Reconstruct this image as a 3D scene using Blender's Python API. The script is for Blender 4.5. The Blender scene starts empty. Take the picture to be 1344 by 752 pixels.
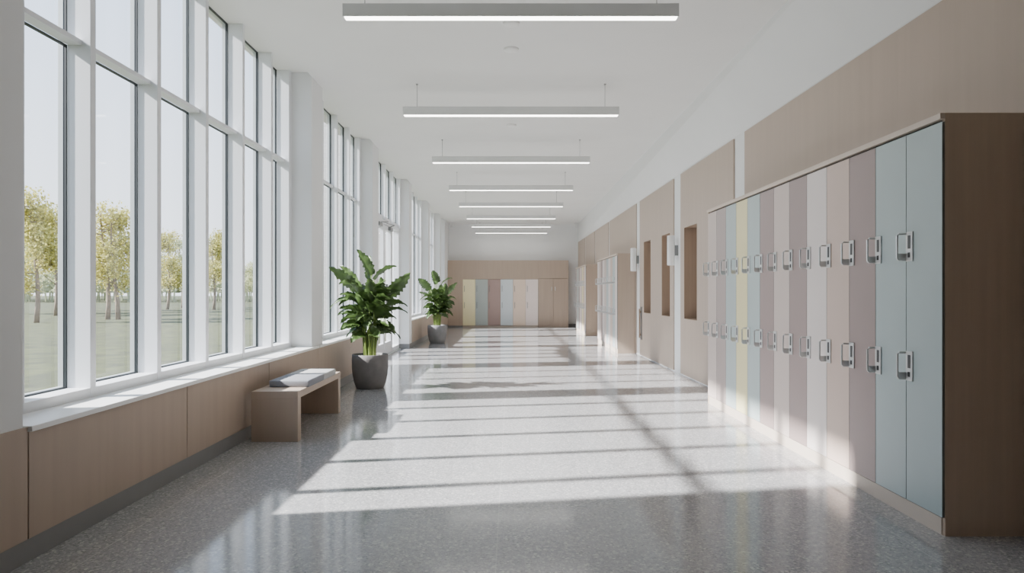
import bpy, bmesh, math, random
from mathutils import Vector, Matrix
random.seed(7)
SC = bpy.context.scene
COL = SC.collection

# ------------------------------------------------------------------ helpers
def s2l(c):
    return tuple(((v/255.0)/12.92 if v/255.0 <= .04045 else ((v/255.0+.055)/1.055)**2.4) for v in c)

MATS = {}
def mat(name, rgb, rough=.5, metal=0.0, var=.04, scale=6.0, stretch=(1,1,1), spec=.5, coat=0.0, bump=0.0, emit=None, emit_s=0.0, trans=0.0):
    """principled material whose colour is broken up by a stretched noise"""
    m = bpy.data.materials.new(name); m.use_nodes = True
    nt = m.node_tree; N = nt.nodes; L = nt.links
    b = N['Principled BSDF']
    tc = N.new('ShaderNodeTexCoord'); mp = N.new('ShaderNodeMapping')
    mp.inputs['Scale'].default_value = stretch
    L.new(tc.outputs['Object'], mp.inputs['Vector'])
    nz = N.new('ShaderNodeTexNoise'); nz.inputs['Scale'].default_value = scale; nz.inputs['Detail'].default_value = 3
    L.new(mp.outputs['Vector'], nz.inputs['Vector'])
    cr = N.new('ShaderNodeValToRGB')
    lin = s2l(rgb)
    cr.color_ramp.elements[0].position = .3; cr.color_ramp.elements[1].position = .7
    cr.color_ramp.elements[0].color = (*[max(0, v*(1-var)) for v in lin], 1)
    cr.color_ramp.elements[1].color = (*[min(1, v*(1+var)) for v in lin], 1)
    L.new(nz.outputs['Fac'], cr.inputs['Fac'])
    L.new(cr.outputs['Color'], b.inputs['Base Color'])
    b.inputs['Roughness'].default_value = rough
    b.inputs['Metallic'].default_value = metal
    b.inputs['Specular IOR Level'].default_value = spec
    b.inputs['Coat Weight'].default_value = coat
    if emit is not None:
        b.inputs['Emission Color'].default_value = (*s2l(emit), 1)
        b.inputs['Emission Strength'].default_value = emit_s
    if bump > 0:
        bp = N.new('ShaderNodeBump'); bp.inputs['Strength'].default_value = bump; bp.inputs['Distance'].default_value = .01
        L.new(nz.outputs['Fac'], bp.inputs['Height']); L.new(bp.outputs['Normal'], b.inputs['Normal'])
    if trans > 0:
        t = N.new('ShaderNodeBsdfTranslucent'); L.new(cr.outputs['Color'], t.inputs['Color'])
        mx = N.new('ShaderNodeMixShader'); mx.inputs[0].default_value = trans
        L.new(b.outputs[0], mx.inputs[1]); L.new(t.outputs[0], mx.inputs[2])
        L.new(mx.outputs[0], N['Material Output'].inputs['Surface'])
    MATS[name] = m
    return m

def link(o, parent=None):
    COL.objects.link(o)
    if parent is not None: o.parent = parent
    return o

def obj(name, bm, m, parent=None, smooth=False, loc=(0,0,0), label=None):
    me = bpy.data.meshes.new(name)
    bmesh.ops.recalc_face_normals(bm, faces=bm.faces)
    bm.to_mesh(me); bm.free()
    for k in (m if isinstance(m, (list, tuple)) else [m]): me.materials.append(k)
    if smooth:
        for p in me.polygons: p.use_smooth = True
    o = bpy.data.objects.new(name, me); o.location = loc
    if label: o['label'] = label
    return link(o, parent)

def thing(name, label, cat, loc=(0,0,0), group=None):
    o = bpy.data.objects.new(name, None); o.location = loc; o.empty_display_size = .1
    o['label'] = label; o['category'] = cat
    if group: o['group'] = group
    return link(o)

def tag(o, label, cat, group=None, kind=None):
    o['label'] = label; o['category'] = cat
    if group: o['group'] = group
    if kind: o['kind'] = kind
    return o

def struct(o, label=None):
    o['kind'] = 'structure'
    if label: o['label'] = label
    return o

def sempty(name, label=None, loc=(0,0,0)):
    o = bpy.data.objects.new(name, None); o.location = loc; o.empty_display_size = .1
    link(o); return struct(o, label)

def box(bm, x0, x1, y0, y1, z0, z1, bev=0.0, mi=0):
    x0, x1 = min(x0,x1), max(x0,x1); y0, y1 = min(y0,y1), max(y0,y1); z0, z1 = min(z0,z1), max(z0,z1)
    v = [bm.verts.new((x,y,z)) for x in (x0,x1) for y in (y0,y1) for z in (z0,z1)]
    fs = [(0,1,3,2),(4,6,7,5),(0,4,5,1),(2,3,7,6),(0,2,6,4),(1,5,7,3)]
    faces = [bm.faces.new([v[i] for i in f]) for f in fs]
    for f in faces: f.material_index = mi
    if bev > 0:
        es = list({e for f in faces for e in f.edges})
        r = bmesh.ops.bevel(bm, geom=es, offset=bev, segments=2, affect='EDGES', profile=.6)
        for f in r['faces']: f.material_index = mi
    return v

def prism(bm, pts, mi=0):
    """eight corner points, bottom four then top four"""
    v = [bm.verts.new(p) for p in pts]
    for f in [(0,1,2,3),(4,7,6,5),(0,4,5,1),(1,5,6,2),(2,6,7,3),(3,7,4,0)]:
        bm.faces.new([v[i] for i in f]).material_index = mi

def quad(bm, a, b, c, d, mi=0):
    f = bm.faces.new([bm.verts.new(p) for p in (a,b,c,d)]); f.material_index = mi; return f

def tube(bm, pts, rad, seg=8, cap=True):
    pts = [Vector(p) for p in pts]
    rads = rad if isinstance(rad, (list, tuple)) else [rad]*len(pts)
    rings = []
    for i, p in enumerate(pts):
        d = (pts[min(i+1,len(pts)-1)] - pts[max(i-1,0)]).normalized()
        a = d.cross(Vector((0,0,1)) if abs(d.z) < .95 else Vector((1,0,0))).normalized()
        b = d.cross(a).normalized()
        rings.append([bm.verts.new(p + a*rads[i]*math.cos(2*math.pi*k/seg) + b*rads[i]*math.sin(2*math.pi*k/seg)) for k in range(seg)])
    for i in range(len(rings)-1):
        for k in range(seg):
            bm.faces.new([rings[i][k], rings[i][(k+1)%seg], rings[i+1][(k+1)%seg], rings[i+1][k]])
    if cap:
        bm.faces.new(rings[0][::-1]); bm.faces.new(rings[-1])

def lathe(bm, prof, seg=40, close=False):
    rings = []
    for r, z in prof:
        if r < 1e-6: rings.append([bm.verts.new((0,0,z))])
        else: rings.append([bm.verts.new((r*math.cos(2*math.pi*k/seg), r*math.sin(2*math.pi*k/seg), z)) for k in range(seg)])
    for a, b in zip(rings, rings[1:]):
        for k in range(seg):
            k2 = (k+1) % seg
            if len(a) == 1: bm.faces.new([a[0], b[k], b[k2]])
            elif len(b) == 1: bm.faces.new([a[k], a[k2], b[0]])
            else: bm.faces.new([a[k], a[k2], b[k2], b[k]])

def B(): return bmesh.new()

# ------------------------------------------------------------------ materials
WHITE   = mat('white_plaster', (226,227,227), .7, var=.012, scale=2)
CEILM   = mat('ceiling_white', (228,228,226), .8, var=.012, scale=2)
FRAME   = mat('white_powder_coat', (226,228,231), .4, var=.01, scale=3)
SILLM   = mat('white_sill', (238,238,236), .35, var=.01, scale=5)
GASKET  = mat('dark_gasket', (38,44,46), .45, var=.05)
ALU     = mat('pale_aluminium', (196,201,201), .4, .3, var=.03)
TAN     = mat('tan_laminate', (176,158,142), .5, var=.035, scale=7, stretch=(2,2,.12), spec=.35)
TANL    = mat('tan_wall_cladding', (180,164,150), .5, var=.03, scale=6, stretch=(2,2,.12), spec=.35)
TANP    = mat('tan_plinth', (200,186,172), .5, var=.02, scale=6)
BROWN   = mat('dark_brown_laminate', (190,170,150), .5, var=.05, scale=9, stretch=(3,3,.1), spec=.3)
NICHE   = mat('niche_wood', (158,137,119), .5, var=.06, scale=9, stretch=(3,3,.12))
SKIRT   = mat('grey_skirting', (128,128,128), .45, var=.03, scale=8)
CHROME  = mat('brushed_nickel', (206,206,204), .3, .85, var=.03, scale=20)
CHROMED = mat('brushed_nickel_dark', (140,142,142), .38, .7, var=.03, scale=20)
PLATE   = mat('satin_plate', (212,212,210), .4, .25, var=.02, scale=20)
EDGE    = mat('shadow_gap_grey', (112,114,110), .5, var=.02)  # dark tone for door edges, painted to stand in for a shadow gap
KEYPAD  = mat('dark_keypad', (52,50,52), .35, var=.08)
LAMPG   = mat('grey_lamp_housing', (214,215,214), .5, var=.02)
WIRE    = mat('grey_wire', (160,160,160), .4, .4, var=.03)
SCONCE  = mat('white_sconce', (234,234,232), .45, var=.01)
POTM    = mat('concrete_grey', (116,113,112), .75, var=.16, scale=7, bump=.12)
POTM2   = mat('concrete_light_grey', (130,129,130), .75, var=.12, scale=7, bump=.12)
PEBBLE  = mat('white_pebbles', (214,208,198), .8, var=.18, scale=60)
STEM    = mat('green_stem', (112,134,62), .5, var=.25, scale=14)
CUSHD   = mat('shaded_grey_fabric', (132,134,140), .9, var=.05, scale=120, bump=.15)  # darker copy: shade on the near cushion put into its colour
CUSHL   = mat('light_grey_fabric', (172,172,171), .9, var=.05, scale=120, bump=.15)
BRICK_O = None
DIFF    = mat('lit_diffuser', (255,255,252), .5, var=0, emit=(255,252,246), emit_s=6.0)
DOORC = {k: mat('locker_'+k, c, .38, var=.015, scale=4, spec=.45) for k, c in {
    'blue': (170,182,181), 'mauve': (152,134,130), 'peach': (196,175,162), 'blush': (212,202,197),
    'taupe': (166,151,146), 'yellow': (222,212,164), 'pinkish': (194,179,171), 'sage': (172,180,176), 'yellow_end': (240,230,186),
    'russet': (166,142,135), 'paleblue': (208,215,218), 'palepeach': (230,209,190), 'palepink': (236,222,215)}.items()}  # pale end-wall doors: base raised to make up for dim light there

def leaf_mat():
    m = mat('glossy_leaf', (68,90,46), .36, var=.45, scale=9, trans=.22, spec=.5)
    return m
LEAF = leaf_mat()

def terrazzo():
    m = bpy.data.materials.new('polished_terrazzo'); m.use_nodes = True
    nt = m.node_tree; N = nt.nodes; L = nt.links; b = N['Principled BSDF']
    tc = N.new('ShaderNodeTexCoord')
    base = None
    def vor(scale, dim='3D'):
        v = N.new('ShaderNodeTexVoronoi'); v.inputs['Scale'].default_value = scale
        L.new(tc.outputs['Object'], v.inputs['Vector']); return v
    def ramp(src, stops):
        r = N.new('ShaderNodeValToRGB'); r.color_ramp.interpolation = 'CONSTANT'
        e = r.color_ramp.elements
        e[0].position, e[0].color = stops[0][0], (*s2l(stops[0][1]), 1)
        e[1].position, e[1].color = stops[1][0], (*s2l(stops[1][1]), 1)
        for p, c in stops[2:]:
            n = e.new(p); n.color = (*s2l(c), 1)
        L.new(src, r.inputs['Fac']); return r
    v1 = vor(85); sp = N.new('ShaderNodeSeparateColor'); L.new(v1.outputs['Color'], sp.inputs[0])
    r1 = ramp(sp.outputs[0], [(0,(148,148,150)),(.30,(166,166,167)),(.62,(132,132,135)),(.80,(184,183,182)),(.89,(214,212,208)),(.965,(112,110,112))])
    v2 = vor(190); sp2 = N.new('ShaderNodeSeparateColor'); L.new(v2.outputs['Color'], sp2.inputs[0])
    r2 = ramp(sp2.outputs[1], [(0,(154,154,156)),(.5,(166,166,167)),(.8,(140,140,143)),(.93,(200,198,195))])
    mx = N.new('ShaderNodeMix'); mx.data_type = 'RGBA'; mx.inputs[0].default_value = .5
    L.new(r1.outputs[0], mx.inputs[6]); L.new(r2.outputs[0], mx.inputs[7])
    # thin joints between the poured bays
    sx = N.new('ShaderNodeSeparateXYZ'); L.new(tc.outputs['Object'], sx.inputs[0])
    def joint(out, pos, w=.004):
        s = N.new('ShaderNodeMath'); s.operation = 'SUBTRACT'; L.new(out, s.inputs[0]); s.inputs[1].default_value = pos
        a = N.new('ShaderNodeMath'); a.operation = 'ABSOLUTE'; L.new(s.outputs[0], a.inputs[0])
        c = N.new('ShaderNodeMath'); c.operation = 'LESS_THAN'; L.new(a.outputs[0], c.inputs[0]); c.inputs[1].default_value = w
        return c.outputs[0]
    def add(a, b2):
        s = N.new('ShaderNodeMath'); s.operation = 'MAXIMUM'; L.new(a, s.inputs[0]); L.new(b2, s.inputs[1]); return s.outputs[0]
    j = add(add(joint(sx.outputs[0], -.07, .0025), joint(sx.outputs[0], -1.98, .004)), joint(sx.outputs[0], 1.98, .004))
    m2 = N.new('ShaderNodeMix'); m2.data_type = 'RGBA'
    sc = N.new('ShaderNodeMath'); sc.operation = 'MULTIPLY'; L.new(j, sc.inputs[0]); sc.inputs[1].default_value = .35
    L.new(sc.outputs[0], m2.inputs[0]); L.new(mx.outputs[2], m2.inputs[6]); m2.inputs[7].default_value = (*s2l((205,204,202)), 1)
    L.new(m2.outputs[2], b.inputs['Base Color'])
    nz = N.new('ShaderNodeTexNoise'); nz.inputs['Scale'].default_value = 1.3; L.new(tc.outputs['Object'], nz.inputs['Vector'])
    mr = N.new('ShaderNodeMapRange'); mr.inputs['To Min'].default_value = .07; mr.inputs['To Max'].default_value = .14
    L.new(nz.outputs['Fac'], mr.inputs['Value']); L.new(mr.outputs[0], b.inputs['Roughness'])
    b.inputs['Specular IOR Level'].default_value = .6
    return m
FLOORM = terrazzo()

def glass(tint=(.985,.985,.99)):
    m = bpy.data.materials.new('window_glass'); m.use_nodes = True
    nt = m.node_tree; N = nt.nodes; L = nt.links
    N.remove(N['Principled BSDF'])
    t = N.new('ShaderNodeBsdfTransparent'); t.inputs[0].default_value = (*tint, 1)
    g = N.new('ShaderNodeBsdfGlossy'); g.inputs['Roughness'].default_value = .02
    f = N.new('ShaderNodeLayerWeight'); f.inputs['Blend'].default_value = .5
    pw = N.new('ShaderNodeMath'); pw.operation = 'POWER'; L.new(f.outputs['Facing'], pw.inputs[0]); pw.inputs[1].default_value = 5
    ma = N.new('ShaderNodeMath'); ma.operation = 'MULTIPLY_ADD'; L.new(pw.outputs[0], ma.inputs[0]); ma.inputs[1].default_value = .85; ma.inputs[2].default_value = .05
    mx = N.new('ShaderNodeMixShader')
    L.new(ma.outputs[0], mx.inputs[0]); L.new(t.outputs[0], mx.inputs[1]); L.new(g.outputs[0], mx.inputs[2])
    L.new(mx.outputs[0], N['Material Output'].inputs['Surface'])
    return m
GLASS = glass()

def brick():
    m = bpy.data.materials.new('pale_brick'); m.use_nodes = True
    nt = m.node_tree; N = nt.nodes; L = nt.links; b = N['Principled BSDF']
    tc = N.new('ShaderNodeTexCoord'); mp = N.new('ShaderNodeMapping'); mp.inputs['Rotation'].default_value = (math.pi/2,0,0)
    L.new(tc.outputs['Object'], mp.inputs[0])
    br = N.new('ShaderNodeTexBrick'); br.inputs['Scale'].default_value = 1.6
    br.inputs['Color1'].default_value = (*s2l((214,209,204)),1); br.inputs['Color2'].default_value = (*s2l((204,199,194)),1)
    br.inputs['Mortar'].default_value = (*s2l((222,219,215)),1); br.inputs['Mortar Size'].default_value = .015
    L.new(mp.outputs[0], br.inputs['Vector']); L.new(br.outputs['Color'], b.inputs['Base Color'])
    b.inputs['Roughness'].default_value = .9
    return m
BRICK = brick()

def lawn_mat():
    m = mat('lawn_grass', (64,68,36), .95, var=.5, scale=2.2)
    return m
LAWN = lawn_mat()
BARK = mat('grey_brown_bark', (132,118,104), .9, var=.2, scale=4)
CROWN_Y = mat('yellow_green_leaves', (186,180,104), .8, var=.55, scale=7, trans=.35)
CROWN_G = mat('pale_green_leaves', (178,180,132), .8, var=.45, scale=7, trans=.35)
CROWN_P = mat('hazy_green_leaves', (190,194,164), .8, var=.3, scale=7, trans=.3)  # distance haze put into the leaf colour

# ------------------------------------------------------------------ measures (metres; camera at 0,0,1.25 looking along +Y)
ZC = 3.67           # ceiling
XL = -2.245         # face of the left columns
YB = 24.5           # end wall
Y0 = -3.2           # wall behind the viewer
def xr(y): return 2.64 - .0117*(max(y, 4) - 4)     # face of the right wall

# ------------------------------------------------------------------ floor, ceiling
bm = B(); box(bm, -2.72, 3.3, Y0-.2, YB+.3, -.12, 0)
fl = struct(obj('floor', bm, FLOORM), 'polished grey terrazzo corridor floor')

bm = B()
def xcr(y): return 2.30 + (2.40-2.30)*(y-5.4)/(24.3-5.4)
box(bm, XL, 3.3, Y0-.2, YB+.3, ZC, ZC+.16)
box(bm, -2.72, XL, Y0-.2, YB+.3, ZC+.05, ZC+.16)
struct(obj('ceiling', bm, CEILM), 'flat white plaster ceiling')

# ------------------------------------------------------------------ left wall
COLS = [(Y0, 3.137), (7.685, 8.12), (11.04, 11.55), (15.0, 15.4), (18.5, 18.9), (21.5, 21.85), (23.0, YB)]  # last solid stretch added to keep sun off the end wall
wl = sempty('wall_left', 'white wall of columns and tall windows above tan panels')
bm = B()
for i, (a, b_) in enumerate(COLS):
    z0 = .629 if i in (0, 1) else 0.0
    if i == 0: box(bm, XL, -2.70, a, b_, .0, ZC+.05)
    else: box(bm, XL, -2.70, a, b_, z0 if i == 1 else 0, ZC+.05, .004)
obj('column', bm, WHITE, wl)
DOORBAY = (11.55, 15.0)
bm = B()
box(bm, -2.305, -2.69, 3.2, 11.1, 0, .598)
box(bm, -2.305, -2.69, 15.1, YB-.02, 0, .598)
obj('apron', bm, WHITE, wl)
# tan panels under the sill, with open joints
bm = B()
cuts = [Y0, 3.16, 4.71, 6.3, 7.9, 9.5, 11.2]
for a, b_ in zip(cuts, cuts[1:]): box(bm, -2.235, -2.31, a+.004, b_-.004, .105, .606 if a > 3 else .625, .002)
cuts = [15.42, 17.0, 18.6, 20.2, 21.8, YB-.05]
for a, b_ in zip(cuts, cuts[1:]): box(bm, -2.235, -2.31, a+.004, b_-.004, .105, .606, .002)
obj('tan_panel', bm, TAN, wl)
bm = B()
box(bm, -2.236, -2.31, Y0, 11.2, 0, .105, .002); box(bm, -2.236, -2.31, 15.4, YB-.05, 0, .105, .002)
for (a, b_) in COLS[2:4]: box(bm, -2.236, -2.6, a-.006, b_+.006, 0, .105, .002)
struct(obj('baseboard_left', bm, SKIRT), 'low grey skirting along the window wall')

def ring(bm, xa, xb, y0, y1, z0, z1, t):
    box(bm, xa, xb, y0, y0+t, z0, z1); box(bm, xa, xb, y1-t, y1, z0, z1)
    box(bm, xa, xb, y0+t, y1-t, z0, z0+t); box(bm, xa, xb, y0+t, y1-t, z1-t, z1)

def bay(n, y0, y1, fins, xf, xg, label, jamb0, jamb1, zb=.685, zt=ZC+.05, tr=(2.70, 2.73), sill=True, upper_only=False):
    """fins: far edges of the deep mullions; xf inner edge of mullions, xg glass plane"""
    w = sempty('window_%d' % n, label)
    fr = B()
    xo = xg + .045                      # back of the white mullions
    FT = .052
    edges = [jamb0] + fins + [y1]
    jin = jamb0-.13 if n == 1 else jamb0  # first bay's jamb widened behind the column, out of view, to block sun
    box(fr, xf, xo, y0, jin, .629 if sill else tr[0], zt, .003)
    if n == 1: box(fr, -2.567, xo, jin-.01, jamb0, .629, zt, .003)  # unseen outer stop added to set where the sunlit floor begins
    for f in fins: box(fr, xf, xo, f-FT, f, (.629 if sill else tr[0]), zt, .003)
    box(fr, xf, xo, y1-jamb1, y1, (.629 if sill else tr[0]), zt, .003)
    if sill: box(fr, xf-.003, xo+.002, y0-.01, y1+.01, .62, zb, .003)
    box(fr, xf-.05, xo+.004, y0-.01, y1+.01, tr[0], tr[1], .003)
    obj('mullion_frame', fr, FRAME, w)
    gk = B(); al = B()
    panes = []
    for a, b_ in zip(edges, edges[1:]):
        pa, pb = a, (b_-FT if b_ != y1 else y1-jamb1)
        for z0, z1 in ([(zb, tr[0]), (tr[1], zt)] if sill else [(tr[1], zt)]):
            ring(gk, xo-.001, xo-.02, pa-.002, pb+.002, z0-.002, z1+.002, .010)
            # the outer frame's rails at the transom sit a little higher than the inner shelf
            u0 = .03 if abs(z0-tr[1]) < 1e-6 else 0; u1 = .04 if abs(z1-tr[0]) < 1e-6 else 0
            ring(al, xo-.0205, xo-.05, pa-.004, pb+.004, z0-.004+u0, z1+.004+u1, .013)
            panes.append((pa, pb, z0, z1))
    obj('gasket', gk, GASKET, w, label='thin dark rubber gasket around each pane')
    obj('outer_frame', al, ALU, w)
    for pa, pb, z0, z1 in panes:
        g = B(); quad(g, (xg, pa, z0), (xg, pb, z0), (xg, pb, z1), (xg, pa, z1))
        obj('pane', g, GLASS, w)
    if sill:
        s = B(); box(s, -2.215, xf-.05, y0+.02 if n == 1 else y0-.2, y1+.2, .602, .629, .004)
        obj('sill', s, SILLM, w)
    return w
bay(1, 3.137, 7.685, [4.066, 4.825, 5.583, 6.34, 7.09], -2.473, -2.655, 'nearest window bay, six tall panes over a white sill', 3.60, .085)
bay(2, 8.12, 11.04, [8.85, 9.58, 10.31], -2.43, -2.56, 'second window bay, behind the nearer potted plant', 8.17, .1)
bay(3, 11.55, 15.0, [12.4, 13.25, 14.1], -2.43, -2.56, 'upper window panes above the glass doors', 11.6, .1, sill=False, tr=(2.64, 2.72))
bay(4, 15.4, 18.5, [16.2, 17.0, 17.75], -2.43, -2.56, 'fourth window bay, behind the farther potted plant', 15.45, .1)
bay(5, 18.9, 21.5, [19.8, 20.7], -2.43, -2.56, 'fifth window bay, beyond the farther potted plant', 18.95, .1)
bay(6, 21.85, 23.0, [22.45], -2.43, -2.56, 'last window bay, against the end wall', 21.9, .1)

# glass doors in the third bay
dr = sempty('door_1', 'white framed glass doors between the two potted plants')
bm = B()
box(bm, -2.46, -2.58, 11.55, 11.62, 0, 2.64, .003); box(bm, -2.46, -2.58, 14.93, 15.0, 0, 2.64, .003)
box(bm, -2.46, -2.58, 12.42, 12.48, 0, 2.64, .003); box(bm, -2.46, -2.58, 14.08, 14.14, 0, 2.64, .003)
box(bm, -2.46, -2.58, 11.62, 14.93, 2.57, 2.64, .003)
box(bm, -2.46, -2.58, 11.62, 12.42, 0, .1, .003); box(bm, -2.46, -2.58, 14.14, 14.93, 0, .1, .003)
obj('door_frame', bm, FRAME, dr)
for a, b_ in ((11.62, 12.42), (14.14, 14.93)):
    g = B(); quad(g, (-2.53, a, .1), (-2.53, b_, .1), (-2.53, b_, 2.57), (-2.53, a, 2.57)); obj('side_pane', g, GLASS, dr)
for a, b_, hs in ((12.485, 13.275, 1), (13.285, 14.075, -1)):
    lf = B(); ring(lf, -2.47, -2.53, a, b_, .02, 2.56, .09); box(lf, -2.47, -2.53, a+.09, b_-.09, .11, .25)
    d = obj('door_leaf', lf, FRAME, dr)
    g = B(); quad(g, (-2.5, a+.09, .25), (-2.5, b_-.09, .25), (-2.5, b_-.09, 2.47), (-2.5, a+.09, 2.47)); obj('leaf_pane', g, GLASS, d)
    h = B(); yy = b_-.045 if hs > 0 else a+.045
    tube(h, [(-2.42, yy, .8), (-2.42, yy, 1.4)], .014); tube(h, [(-2.47, yy, .88), (-2.42, yy, .88)], .009); tube(h, [(-2.47, yy, 1.32), (-2.42, yy, 1.32)], .009)
    obj('pull_handle', h, CHROMED, d, True)
    c = B(); yh = a+.08 if hs > 0 else b_-.08
    box(c, -2.47, -2.42, yh, yh+hs*.3, 2.48, 2.55, .006)
    tube(c, [(-2.43, yh+hs*.22, 2.56), (-2.33, yh+hs*.36, 2.575), (-2.44, yh+hs*.62, 2.59)], .009)
    obj('door_closer', c, CHROMED, d)
bm = B(); box(bm, -2.42, -2.66, 11.55, 15.0, 0, .015, .003); obj('threshold', bm, ALU, dr)

# ------------------------------------------------------------------ right wall
NICHES = [(9.45, 10.12), (10.98, 11.55), (12.42, 13.02)]
NZ0, NZ1 = .85, 2.2
PT = 3.03
wr = sempty('wall_right', 'white wall behind the tan panels and lockers')
bm = B()
def wprism(bm, y0, y1, z0, z1, d0, d1, mi=0):
    prism(bm, [(xr(y0)+d0,y0,z0),(xr(y0)+d1,y0,z0),(xr(y1)+d1,y1,z0),(xr(y1)+d0,y1,z0),
               (xr(y0)+d0,y0,z1),(xr(y0)+d1,y0,z1),(xr(y1)+d1,y1,z1),(xr(y1)+d0,y1,z1)], mi)
ys = [Y0, 4.0] + [v for p in NICHES for v in p] + [YB]
for a, b_ in zip(ys, ys[1:]):
    if (a, b_) in NICHES:
        wprism(bm, a, b_, 0, NZ0, .012, .25); wprism(bm, a, b_, NZ1, PT+.02, .012, .25); wprism(bm, a, b_, NZ0, NZ1, .19, .25)
    else: wprism(bm, a, b_, 0, PT+.02, .012, .25)
# the white slope between the panels and the ceiling
for a, b_ in ((Y0, 4.0), (4.0, YB)):
    prism(bm, [(xr(a)+.012,a,PT+.02),(xr(a)+.25,a,PT+.02),(xr(b_)+.25,b_,PT+.02),(xr(b_)+.012,b_,PT+.02),
               (xcr(a),a,ZC),(xr(a)+.25,a,ZC),(xr(b_)+.25,b_,ZC),(min(xcr(b_), xr(b_)),b_,ZC)])
obj('wall_shell', bm, WHITE, wr)
bm = B()
panels = [(Y0, 7.588), (7.95, 10.33), (10.76, 13.42), (13.78, 17.25), (17.42, 19.9), (20.08, 22.3), (22.5, YB-.03)]
for a, b_ in panels:
    ev = sorted({a, b_} | {v for p in NICHES for v in p if a < v < b_} | ({4.0} if a < 4 < b_ else set()))
    for p, q in zip(ev, ev[1:]):
        if (p, q) in NICHES:
            wprism(bm, p, q, .02, NZ0, -.006, .012); wprism(bm, p, q, NZ1, PT, -.006, .012)
        else: wprism(bm, p, q, .02, PT, -.006, .012)
obj('tan_panel', bm, TANL, wr, label='tan wall panel between narrow white strips')
for a, b_ in NICHES:
    bm = B()
    wprism(bm, a-.012, a+.004, NZ0-.01, NZ1+.01, -.004, .186); wprism(bm, b_-.004, b_+.012, NZ0-.01, NZ1+.01, -.004, .186)
    wprism(bm, a, b_, NZ0-.012, NZ0+.004, -.004, .186); wprism(bm, a, b_, NZ1-.004, NZ1+.012, -.004, .186)
    wprism(bm, a, b_, NZ0, NZ1, .18, .19)
    obj('niche', bm, NICHE, wr, label='tall narrow wood-lined niche in the panel')

# sconces on the white strips
sc = None
for y, lab in ((10.56, 'white cylinder wall light on the white strip between the niches'),
               (13.6, 'white cylinder wall light beside the farther locker bank')):
    x = xr(y)
    sc = thing('wall_sconce', lab, 'wall light', (x+.012, y, 1.66), 'white cylinder lights on the wall strips')
    bm = B(); box(bm, -.05, 0, -.035, .035, .15, .31, .004); obj('bracket', bm, CHROMED, sc)
    bm = B(); lathe(bm, [(0,0),(.05,0),(.058,.008),(.058,.452),(.05,.46),(0,.46)], 28)
    obj('lamp_shade', bm, SCONCE, sc, True, (-.105, 0, 0))
# slim wooden pull on the third panel
gx = xr(13.24)
gr = thing('door_pull', 'slim brown upright pull low on the tan panel beside the white strip', 'handle', (gx-.006, 13.24, .32))
bm = B(); box(bm, -.012, 0, -.06, .06, 0, .64, .003); obj('back_plate', bm, CHROMED, gr)
bm = B(); box(bm, -.05, -.03, -.02, .02, .04, .60, .006); box(bm, -.03, -.012, -.012, .012, .08, .12); box(bm, -.03, -.012, -.012, .012, .52, .56)
obj('grip', bm, NICHE, gr)

# ------------------------------------------------------------------ end wall and wall behind the viewer
bm = B(); box(bm, -2.72, 3.3, YB, YB+.25, 0, ZC)
struct(obj('wall_back', bm, WHITE), 'white end wall of the corridor')
bm = B(); box(bm, -2.72, 3.3, Y0-.2, Y0, 0, ZC)
struct(obj('wall_front', bm, WHITE))
# tan surround of the end wall: around lockers (x -1.71 .. .95, z .04 .. 1.71) and cupboard (.97 .. 2.02)
LX0, LX1, LZ1 = -1.71, .95, 1.70
bm = B()
box(bm, -2.24, LX0, YB-.42, YB, .06, 2.36, .003)
box(bm, LX0, LX1, YB-.42, YB, LZ1, 2.36, .003)
box(bm, LX1, 2.02, YB-.42, YB, LZ1+.02, 2.36, .003)
for k in (LX1+.0,): box(bm, k, k+.012, YB-.423, YB, .06, 2.36)
struct(obj('trim_1', bm, TAN), 'tan surround of the lockers on the end wall')
bm = B(); box(bm, -2.24, LX0, YB-.41, YB, 0, .06); box(bm, 2.02, xr(YB)+.01, YB-.02, YB, 0, .1)
struct(obj('baseboard_back', bm, SKIRT), 'dark grey skirting at the end wall')

# ------------------------------------------------------------------ lockers
def pull(bm, s=1.0):
    """bail handle: origin on the door face, sticks out along -X, upright along Z"""
    def rod(p, q, r): 
        tube(bm, [p, q], r, 8)
    h = .072*s; d = .046*s
    tube(bm, [(0,0,h),( -d*.8,0,h),(-d,0,h-.01*s),(-d,0,-h+.01*s),(-d*.8,0,-h),(0,0,-h)], .0062*s, 8)
    box(bm, -d, 0, -.004*s, .004*s, -h, -h+.035*s)
def plate(bm, s=1.0):
    box(bm, -.008, 0, -.030*s, .032*s, -.082*s, .082*s, .003)
def keys(bm, s=1.0):
    box(bm, -.0095, -.006, -.015*s, .012*s, -.012*s, .062*s, .002); box(bm, -.0095, -.006, -.011*s, .011*s, -.06*s, -.032*s, .002)

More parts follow.
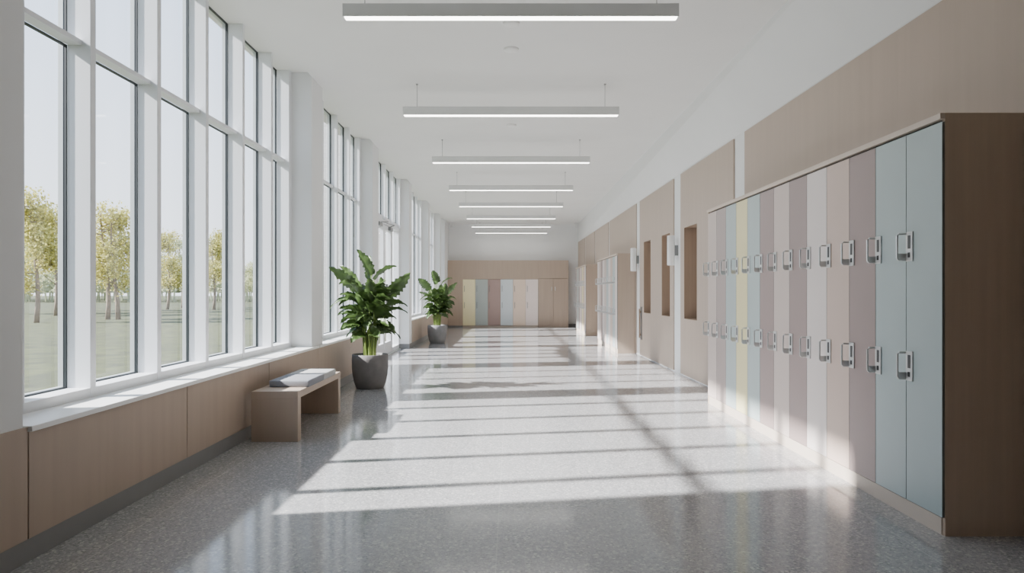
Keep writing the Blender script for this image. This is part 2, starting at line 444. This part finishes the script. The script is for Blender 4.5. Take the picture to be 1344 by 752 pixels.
def side_bank(y_near, y_far, xfront, z_top, colors, names, label, cat='lockers', side=BROWN, group=None, detail=True):
    """lockers standing against the right wall, doors facing the windows (-X)"""
    n = len(colors)
    t = thing('locker_bank', label, cat, (xfront, y_near, 0), group)
    dep = lambda y: xr(y)-.012-xfront
    L_ = y_far-y_near
    def sp(bm, y0, y1, x0, z0, z1, inset=0.0):
        prism(bm, [(x0,y0,z0),(dep(y_near+y0)-inset,y0,z0),(dep(y_near+y1)-inset,y1,z0),(x0,y1,z0),
                   (x0,y0,z1),(dep(y_near+y0)-inset,y0,z1),(dep(y_near+y1)-inset,y1,z1),(x0,y1,z1)])
    bm = B(); sp(bm, 0, .022, .010, 0, z_top)
    obj('side_panel', bm, side, t, label='dark brown end panel' if side is BROWN else 'tan end panel')
    bm = B(); sp(bm, L_-.022, L_, .0, 0, z_top-.03); obj('side_panel', bm, side, t)
    bm = B(); sp(bm, .001, L_, -.014, z_top-.03, z_top-.0005); obj('top_panel', bm, TANP, t)
    bm = B(); sp(bm, .022, L_-.022, .004, 0, .088); obj('plinth', bm, TANP, t)
    bm = B(); sp(bm, .022, L_-.022, .02, .088, z_top-.031); obj('carcass', bm, GASKET if side is BROWN else BROWN, t)
    w = (L_-.01)/n
    first = {}
    for i, (c, nm) in enumerate(zip(colors, names)):
        ya = .001+i*w; yb = ya+w
        bm = B(); box(bm, -.004, .0095, ya+.0022, yb-.0022, .094, z_top-.044, .0015)
        bm.normal_update()
        for f in bm.faces:
            if abs(f.normal.y) > .9: f.material_index = 1      # edges coloured grey in place of the shadow gap
        d = obj('locker_door', bm, [DOORC[c], EDGE], t, label=nm)
        for z in (1.50, .84):
            key = 'p'
            yy = yb-.040
            if not first:
                bm = B(); plate(bm); a = obj('lock_plate', bm, PLATE, d, loc=(-.004, yy, z))
                bm = B(); keys(bm); k_ = obj('keypad', bm, KEYPAD, d, loc=(-.004, yy, z))
                bm = B(); pull(bm); h = obj('pull_handle', bm, CHROME, d, loc=(-.012, yy+.034, z))
                first.update(a=a, k=k_, h=h)
            else:
                for q, off, dx in (('a', 0, -.004), ('k', 0, -.004), ('h', .034, -.010)):
                    o = first[q].copy(); COL.objects.link(o); o.parent = d; o.location = (dx, yy+off, z)
    return t
nm = {'yellow_end':'pale yellow locker door','blue':'pale grey-blue locker door','mauve':'dusty mauve locker door','peach':'beige peach locker door','blush':'off-white blush locker door',
      'taupe':'grey taupe locker door','yellow':'pale yellow locker door','pinkish':'pinkish beige locker door','sage':'grey sage locker door',
      'russet':'muted russet locker door','paleblue':'very pale blue locker door','palepeach':'pale peach locker door','palepink':'pale pink locker door'}
c1 = ['blue','blue','mauve','peach','blush','mauve','pinkish','mauve','blue','yellow','blue','taupe','pinkish']
side_bank(3.489, 7.66, 2.208, 2.165, c1, [nm[c] for c in c1], 'long row of tall pastel lockers with a dark brown end panel, nearest on the right')
c2 = ['blush','blue','peach','blush','blue','pinkish','blush','mauve','pinkish','blush']
side_bank(13.83, 17.0, 2.15, 2.03, c2, [nm[c] for c in c2], 'pale locker bank with a tan end panel past the niches', side=TAN)
c3 = ['blush','peach','yellow','pinkish','blush','mauve','sage','sage','taupe']
side_bank(19.4, 22.4, 2.12, 2.03, c3, [nm[c] for c in c3], 'farthest locker bank on the right wall, near the end wall', side=TAN)

# lockers in the end wall (doors facing the viewer)
t = thing('locker_bank', 'six pastel lockers set into the tan end wall', 'lockers', ((LX0+LX1)/2, YB-.40, 0))
hw = (LX1-LX0)/2
bm = B(); box(bm, -hw+.002, hw-.002, .0, .39, .06, LZ1-.004); obj('carcass', bm, BROWN, t)
bm = B(); box(bm, -hw+.002, hw-.002, .02, .39, 0, .06); obj('plinth', bm, TANP, t)
c4 = ['yellow_end','sage','russet','paleblue','palepeach','palepink']
w = 2*hw/6
for i, c in enumerate(c4):
    xa = -hw + i*w
    bm = B(); box(bm, xa+.004, xa+w-.004, -.024, -.001, .064, LZ1-.01, .002)
    d = obj('locker_door', bm, DOORC[c], t, label=nm[c])
    for z in (1.36, .78):
        bm = B(); tube(bm, [(0,0,.1),(0,-.05,.1),(0,-.06,.09),(0,-.06,-.09),(0,-.05,-.1),(0,0,-.1)], .008, 8)
        obj('pull_handle', bm, CHROMED, d, True, (xa+.06, -.024, z))
t = thing('cupboard', 'tan two-door cupboard at the right of the end wall lockers', 'cupboard', ((LX1+.012+2.02)/2, YB-.40, 0))
hw = (2.02-LX1-.012)/2
bm = B(); box(bm, -hw+.002, hw-.002, 0, .39, 0, LZ1+.014); obj('carcass', bm, TAN, t)
for s in (-1, 1):
    bm = B(); box(bm, s*.004, s*(hw-.006), -.022, -.001, .07, LZ1+.008, .002); d = obj('cupboard_door', bm, TAN, t)
    bm = B(); box(bm, -.014, .014, -.035, 0, -.07, .07, .004); obj('handle', bm, CHROME, d, loc=(s*.06, -.022, 1.36))

# ------------------------------------------------------------------ pendant lights
PY = [5.12, 7.95, 10.86, 13.8, 16.45, 19.2, 21.6, 23.9]
words = ['nearest the viewer', 'second from the viewer', 'third from the viewer', 'fourth from the viewer', 'fifth from the viewer',
         'third from the end wall', 'second from the end wall', 'closest to the end wall']
LL = 2.51; ZL = 1.25+2.045
p0 = None
for k, y in enumerate(PY):
    lab = 'long slim grey linear light hung on two wires, ' + words[k]
    t = thing('pendant_light', lab, 'ceiling light', (-.003, y, ZL), 'linear lights hung along the corridor ceiling')
    if p0 is None:
        bm = B(); box(bm, -LL/2, LL/2, -.035, .035, .008, .105, .003); a = obj('housing', bm, LAMPG, t)
        bm = B(); box(bm, -LL/2+.012, LL/2-.012, -.031, .031, 0, .02, .006); b_ = obj('diffuser', bm, DIFF, t, label='glowing white diffuser')
        ws = []
        for s in (-1, 1):
            bm = B(); tube(bm, [(s*LL*.436, 0, .10), (s*LL*.436, 0, ZC-ZL)], .0035, 6); lathe_c = bm
            box(bm, s*LL*.436-.012, s*LL*.436+.012, -.012, .012, ZC-ZL-.012, ZC-ZL, .002)
            ws.append(obj('suspension_wire', bm, WIRE, t))
        p0 = [a, b_] + ws
    else:
        for q in p0:
            o = q.copy(); COL.objects.link(o); o.parent = t
# ceiling discs
for y, lab in ((6.14, 'flat white ceiling disc just beyond the nearest hanging light'), (6.80, 'round white smoke detector between the first two hanging lights'),
               (9.9, 'round white smoke detector between the second and third hanging lights')):
    bm = B(); lathe(bm, [(0,-.026),(.045,-.026),(.07,-.018),(.076,0),(0,0)], 28)
    tag(obj('smoke_detector', bm, SCONCE, None, True, (0, y, ZC)), lab, 'smoke detector', 'round detectors on the ceiling')
for x, lab in ((-2.1, 'small grey ceiling sensor by the window side of the end wall'), (2.28, 'small grey ceiling sensor by the locker side of the end wall')):
    t = thing('ceiling_sensor', lab, 'sensor', (x, YB-.5, ZC), 'small sensors at the end of the ceiling')
    bm = B(); box(bm, -.06, .06, -.06, .06, -.05, 0, .008); obj('mount', bm, LAMPG, t)
    bm = B(); box(bm, -.045, .045, -.05, .05, -.17, -.05, .02); obj('sensor_body', bm, LAMPG, t)

# ------------------------------------------------------------------ bench and cushions
bx0, bx1, by0, by1, bh = -2.165, -1.777, 5.685, 7.1, .42
t = thing('bench', 'low beige box-frame bench under the nearest window', 'bench', ((bx0+bx1)/2, by0, 0))
hx = (bx1-bx0)/2; bl = by1-by0
bm = B(); box(bm, -hx, hx, 0, bl, bh-.06, bh, .003); obj('seat', bm, TAN, t)
for y in (0, bl-.085):
    bm = B(); box(bm, -hx, hx, y, y+.085, 0, bh-.06, .003); obj('leg', bm, TAN, t)
def cushion(y0, y1, m, m2, label):
    """a flat box cushion with softened edges and a seam running round it"""
    c = thing('seat_cushion', label, 'cushion', (-1.93, y0, bh+.0005), 'flat grey cushions on the bench')
    bm = B(); L_ = y1-y0
    nx, ny = 10, 12
    box(bm, -.175, .175, 0, L_, 0, .06, .014)
    obj('pad', bm, m, c, True)
    bm = B()
    for z in (.008, .052):
        pts = [(-.17,.004,z),(.17,.004,z),(.171,L_-.004,z),(-.171,L_-.004,z),(-.17,.004,z)]
        tube(bm, pts, .003, 6)
    obj('piping', bm, m, c)
    return c
cushion(5.93, 6.40, CUSHD, CUSHL, 'nearer of two flat grey cushions lying on the beige bench')
cushion(6.405, 6.84, CUSHL, CUSHL, 'farther flat grey cushion on the beige bench')

# ------------------------------------------------------------------ potted plants
def leaf(bm, base, tip, width, arch, side=None, jag=.26, fold=.35, n=16, rng=random):
    base, tip = Vector(base), Vector(tip)
    ctrl = (base+tip)/2 + Vector((0,0,arch))
    d0 = (tip-base)
    if side is None:
        side = d0.cross(Vector((0,0,1)))
        if side.length < 1e-3: side = Vector((1,0,0))
        # roll the blade towards the viewer's side of the corridor so it does not lie edge-on
        side.normalize(); up = side.cross(d0.normalized())
        r_ = rng.uniform(.35, .75)*rng.choice((1, 1, -1))
        side = side*math.cos(r_) + up*math.sin(r_)
    side = Vector(side).normalized()
    rows = []
    for i in range(n+1):
        u = i/n
        p = base*(1-u)**2 + ctrl*2*u*(1-u) + tip*u*u
        tg = ((ctrl-base)*(1-u) + (tip-ctrl)*u).normalized()
        s = (side - tg*side.dot(tg)).normalized()
        nrm = s.cross(tg).normalized()
        if nrm.z < 0: nrm = -nrm
        w = width*.5*(math.sin(math.pi*min(1, (u*.97+.03)**.72))**.62 if u < 1 else 0)
        row = []
        for k in (-1, -.55, 0, .55, 1):
            ww = w
            if abs(k) == 1 and 2 < i < n:
                ww = w*(1 - jag*(i % 2) - jag*.8*rng.random()*(rng.random() > .7))
            wav = .05*width*math.sin(u*19 + k*2)*abs(k)
            row.append(bm.verts.new(p + s*ww*k + nrm*(abs(k)**1.3*w*fold + wav) - tg*0.18*w*abs(k)**2*-1*(-.6)))
        rows.append(row)
    for a, b_ in zip(rows, rows[1:]):
        for k in range(4):
            bm.faces.new([a[k], a[k+1], b_[k+1], b_[k]])

KEY = [ # base (x,y,z), tip (x,y,z), width, arch, side
 ((.015,0,1.47), (-.16,-.05,1.80), .20, .03, (.8,-.6,.45)),
 ((-.02,.05,1.42), (-.05,.2,1.74), .14, .03, (.9,-.3,.2)),
 ((-.187,0,1.27), (-.52,-.06,1.57), .25, .03, (.45,-.5,.5)),
 ((-.15,.08,1.30), (-.45,.2,1.60), .16, .05, (.5,-.5,.5)),
 ((.05,0,1.41), (.35,-.02,1.58), .13, .10, (.1,-.8,.55)),
 ((.20,0,1.16), (.53,-.03,1.50), .22, -.02, (-.6,-.3,.55)),
 ((-.16,-.05,1.11), (-.50,-.1,1.03), .12, .16, None),
 ((-.05,-.1,1.10), (-.20,-.22,1.36), .22, .03, (.8,-.5,.2)),
 ((.02,-.1,1.06), (.03,-.20,1.43), .20, .05, (1,-.1,.1)),
 ((.12,-.08,1.10), (.17,-.15,1.44), .22, .03, (.9,-.5,.1)),
 ((.2,-.02,1.03), (.50,-.08,1.06), .13, .14, None),
 ((.2,.05,.98), (.49,.0,.97), .12, .10, None),
 ((-.1,-.05,1.0), (-.39,-.1,1.03), .13, .06, None),
 ((-.12,-.08,1.06), (-.05,-.34,1.18), .20, .10, None),
 ((.1,-.08,1.0), (.22,-.32,1.12), .18, .08, None),
 ((-.12,0,.90), (-.38,-.05,.83), .16, .10, None),
 ((-.1,-.05,.86), (-.36,-.12,.78), .15, .08, None),
 ((-.08,0,.78), (-.30,-.05,.66), .14, .09, None),
 ((-.08,.08,.74), (-.27,.06,.61), .13, .08, None),
 ((.1,0,.74), (.40,-.02,.64), .15, .16, None),
 ((.1,-.06,.92), (.36,-.1,.90), .12, .10, None),
 ((.08,-.08,.84), (.28,-.2,.80), .12, .08, None),
]
def make_plant(loc, label, seed, pm, mirror=1, scale=1.0, rot=0.0):
    rng = random.Random(seed)
    t = thing('potted_plant', label, 'potted plant', loc, 'leafy plants in round concrete pots')
    bm = B()
    lathe(bm, [(0,.0),(.168,.0),(.178,.008),(.205,.08),(.224,.17),(.233,.27),(.235,.37),(.230,.435),(.224,.44),(.214,.436),(.214,.38),(0,.38)], 56)
    obj('pot', bm, pm, t, True)
    bm = B()
    lathe(bm, [(0,.41),(.12,.408),(.215,.40),(.215,.382),(0,.382)], 24)
    for k in range(150):
        a, r = rng.random()*6.283, .20*math.sqrt(rng.random())
        mtx = Matrix.Translation((r*math.cos(a), r*math.sin(a), .408)) @ Matrix.Rotation(rng.random()*3, 4, 'Z') @ Matrix.Diagonal((1, .8, .6, 1))
        bmesh.ops.create_icosphere(bm, subdivisions=1, radius=.012+.008*rng.random(), matrix=mtx)
    o = obj('pebbles', bm, PEBBLE, t); o['kind'] = 'stuff'
    lf = B(); st = B()
    leaves = []
    ca, sa = math.cos(rot), math.sin(rot)
    def R_(p): return Vector((mirror*(p[0]*ca - p[1]*sa), p[0]*sa + p[1]*ca, p[2]))
    for (b_, tp, w, ar, sd) in KEY:
        j = lambda p, a: (p[0]+rng.uniform(-a,a), p[1]+rng.uniform(-a,a), p[2]+rng.uniform(-a,a))
        jj = 0 if seed == 1 else .03
        leaves.append((R_(j(b_, jj)), R_(j(tp, jj)), w, ar, None if sd is None else R_(sd)))
    for k in range(60):
        az = rng.random()*6.283; z = rng.uniform(.64, 1.26)
        r0 = rng.uniform(.03, .14); ln = rng.uniform(.18, .30)*(1.1 if z > .8 else .85)
        dz = rng.uniform(-.1, .16)*(1 if z > .85 else -.6)
        b_ = Vector((r0*math.cos(az), r0*math.sin(az), z)); tp = Vector(((r0+ln)*math.cos(az), (r0+ln)*math.sin(az), z+dz))
        leaves.append((b_, tp, rng.uniform(.12, .20), rng.uniform(.04, .12), None))
    canes = []
    for k in range(11):
        a, r = 6.283*k/11 + rng.uniform(-.2,.2), rng.uniform(.03, .085)
        top = Vector((1.35*r*math.cos(a), 1.35*r*math.sin(a), rng.uniform(.72, 1.0)))
        bot = Vector((r*math.cos(a), r*math.sin(a), .38))
        tube(st, [bot, (bot*.55+top*.45)+Vector((rng.uniform(-.01,.01),0,0)), top], [.015, .013, .009], 8)
        canes.append((bot, top))
    for (b_, tp, w, ar, sd) in leaves:
        leaf(lf, b_, tp, w, ar, sd, rng=rng, fold=rng.uniform(.15,.4))
        bot, top = min(canes, key=lambda c: (c[1].xy - b_.xy).length + rng.random()*.05)
        s0 = bot.lerp(top, rng.uniform(.35, .7)) if b_.z < top.z+.1 else top.lerp(bot, .1)
        if s0.z > b_.z-.1: s0 = bot.lerp(top, .25)
        mid = (s0*.5 + b_*.5); mid.x = s0.x*.65 + b_.x*.35; mid.y = s0.y*.65 + b_.y*.35
        tube(st, [s0, mid, b_], [.008, .0065, .005], 6)
        # midrib continues into the blade
    obj('stems', st, STEM, t, True)
    obj('foliage', lf, LEAF, t, True)
    t.scale = (scale,)*3
    return t
make_plant((-1.84, 8.9, 0), 'large leafy plant in a dark grey round pot beyond the bench', 1, POTM)
make_plant((-1.81, 16.7, 0), 'leafy plant in a lighter grey pot, the farther of the two', 5, POTM2, 1, 1.0, .5)

# ------------------------------------------------------------------ outside
GZ = -.3
bm = B(); quad(bm, (-260, -40, GZ), (-2.72, -40, GZ), (-2.72, 260, GZ), (-260, 260, GZ))
o = obj('lawn', bm, LAWN); struct(o, 'pale yellow-green lawn outside the windows')
bm = B(); box(bm, -9.1, -2.75, 26.0, 34, GZ, 12.5)
o = obj('building_wing', bm, BRICK); tag(o, 'pale brick building wing seen through the windows past the lawn', 'building')
o['kind'] = 'structure'

def tree_mesh(seed, h, crown_r, n, ls, trunks=1):
    rng = random.Random(seed)
    tr = B(); cr = B(); tips = []
    for q in range(trunks):
        ox = (q-.5*(trunks-1))*.5
        lean = rng.uniform(-.05, .05)
        def P(u): return Vector((ox+lean*h*u + .12*math.sin(u*5+q), .1*math.cos(u*4+q), h*.86*u))
        tube(tr, [P(u) for u in (0,.15,.3,.5,.7,.85,1)], [.17*(1-.85*u)*h/9 for u in (0,.15,.3,.5,.7,.85,1)], 7)
        for k in range(22):
            u = rng.uniform(.28, .98); a = rng.random()*6.283
            L_ = crown_r*(1.15-abs(u-.5)*.9)*rng.uniform(.5, 1.0)
            e = P(u) + Vector((math.cos(a)*L_, math.sin(a)*L_, L_*rng.uniform(.2,.7)))
            tube(tr, [P(u), (P(u)+e)/2+Vector((0,0,-.1)), e], [.045*h/9, .03*h/9, .012], 5)
            tips += [(e, .9), ((P(u)+e)/2, .8), (P(u)*.3+e*.7, .9)]
    for k in range(n):
        c, s = rng.choice(tips)
        p = c + Vector((rng.gauss(0,.55), rng.gauss(0,.55), rng.gauss(0,.5)))*s*crown_r/2.6
        a = Vector((rng.uniform(-1,1), rng.uniform(-1,1), rng.uniform(-1,1))).normalized()*ls*rng.uniform(.6,1.2)
        b_ = a.cross(Vector((rng.uniform(-1,1), rng.uniform(-1,1), rng.uniform(-1,1)))).normalized()*ls*.55
        cr.faces.new([cr.verts.new(p-a), cr.verts.new(p+b_), cr.verts.new(p+a), cr.verts.new(p-b_)])
    return tr, cr
protos = []
def tree(px, Y, h, cr_r, seed, m, label, trunks=1, n=5200, ls=.10):
    """stands on the lawn in the direction seen at column px, Y metres ahead"""
    x = (px-671)/896*Y
    t = thing('park_tree', label, 'tree', (x, Y, GZ), 'young trees on the lawn')
    a, c = tree_mesh(seed, h, cr_r, n, ls, trunks)
    obj('trunk', a, BARK, t, True); obj('crown', c, m, t)
    return t
TR = [
 (46, 34, 7.0, 1.5, 11, CROWN_Y, 'dense yellow-green tree at the left edge of the first pane', 1),
 (72, 44, 7.6, 1.9, 12, CROWN_G, 'paler tree behind the yellow one in the first pane', 1),
 (146, 38, 7.2, 1.5, 13, CROWN_Y, 'yellow-green tree with forked trunk in the second pane', 2),
 (172, 52, 7.2, 2.2, 14, CROWN_P, 'hazy pale tree at the right of the second pane', 1),
 (219, 60, 7.3, 1.5, 15, CROWN_Y, 'small yellow tree at the left of the third pane', 1),
 (239, 66, 7.5, 1.6, 16, CROWN_P, 'hazy pale tree at the right of the third pane', 1),
 (280, 58, 7.0, 1.5, 17, CROWN_Y, 'small olive tree with thin trunk in the fourth pane', 1),
 (293, 74, 8.2, 1.8, 18, CROWN_P, 'hazy round tree in the fourth pane', 1),
 (332, 100, 6.2, 2.2, 19, CROWN_G, 'low distant tree in the fifth pane', 1),
 (10, 48, 7.4, 2.2, 20, CROWN_G, 'pale tree mostly hidden behind the near column', 1),
 (108, 56, 7.0, 2.0, 21, CROWN_G, 'pale tree mostly hidden by the first mullion', 1),
]
for a in TR: tree(*a[:7], trunks=a[7])
# the far wood beyond the lawn: nobody could count it
rng = random.Random(3); bm = B()
for k in range(150):
    px = rng.uniform(-60, 350); Y = rng.uniform(100, 150); x = (px-671)/896*Y
    tube(bm, [(x,Y,GZ),(x+rng.uniform(-.3,.3),Y,3.0)], .12, 5)
    for q in range(70):
        p = Vector((x+rng.gauss(0,1.6), Y+rng.gauss(0,1), GZ+rng.uniform(1.6,4.6)))
        a = Vector((rng.uniform(-1,1), rng.uniform(-1,1), rng.uniform(-1,1)))*.45; b_ = a.cross(Vector((rng.uniform(-1,1),.5,1)))*1.1
        bm.faces.new([bm.verts.new(p-a), bm.verts.new(p+b_), bm.verts.new(p+a), bm.verts.new(p-b_)])
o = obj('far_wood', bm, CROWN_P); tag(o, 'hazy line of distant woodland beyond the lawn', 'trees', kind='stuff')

# ------------------------------------------------------------------ sky, sun, camera
w = bpy.data.worlds.new('pale_sky'); SC.world = w; w.use_nodes = True
nt = w.node_tree; N = nt.nodes; L = nt.links
tc = N.new('ShaderNodeTexCoord'); sx = N.new('ShaderNodeSeparateXYZ'); L.new(tc.outputs['Generated'], sx.inputs[0])
cr = N.new('ShaderNodeValToRGB'); e = cr.color_ramp.elements
e[0].position = .0; e[0].color = (*s2l((232,239,246)), 1)
e[1].position = .55; e[1].color = (*s2l((176,202,236)), 1)
n_ = e.new(.15); n_.color = (*s2l((222,232,245)), 1)
L.new(sx.outputs[2], cr.inputs[0]); L.new(cr.outputs[0], N['Background'].inputs[0])
N['Background'].inputs[1].default_value = 1.8
sd = bpy.data.lights.new('sun', 'SUN'); sd.energy = 15; sd.angle = math.radians(1.5); sd.color = (1, .985, .965)
so = bpy.data.objects.new('sun', sd); COL.objects.link(so); so.location = (-20, -3, 14)
so.rotation_euler = Vector((1, .17, -.715)).to_track_quat('-Z', 'Y').to_euler()

cd = bpy.data.cameras.new('camera'); cam = bpy.data.objects.new('camera', cd); COL.objects.link(cam)
cam.location = (0, 0, 1.25); cam.rotation_euler = (math.pi/2, 0, 0)
cd.sensor_width = 36; cd.lens = 24; cd.shift_x = 1/1344; cd.shift_y = 7/1344; cd.clip_end = 600
SC.camera = cam
SC.view_settings.view_transform = 'AgX'
SC.view_settings.look = 'AgX - Base Contrast'
SC.view_settings.exposure = 0.82
cy = SC.cycles
cy.max_bounces = 14; cy.diffuse_bounces = 8; cy.glossy_bounces = 5; cy.transparent_max_bounces = 24
cy.sample_clamp_indirect = 6
cy.use_denoising = True
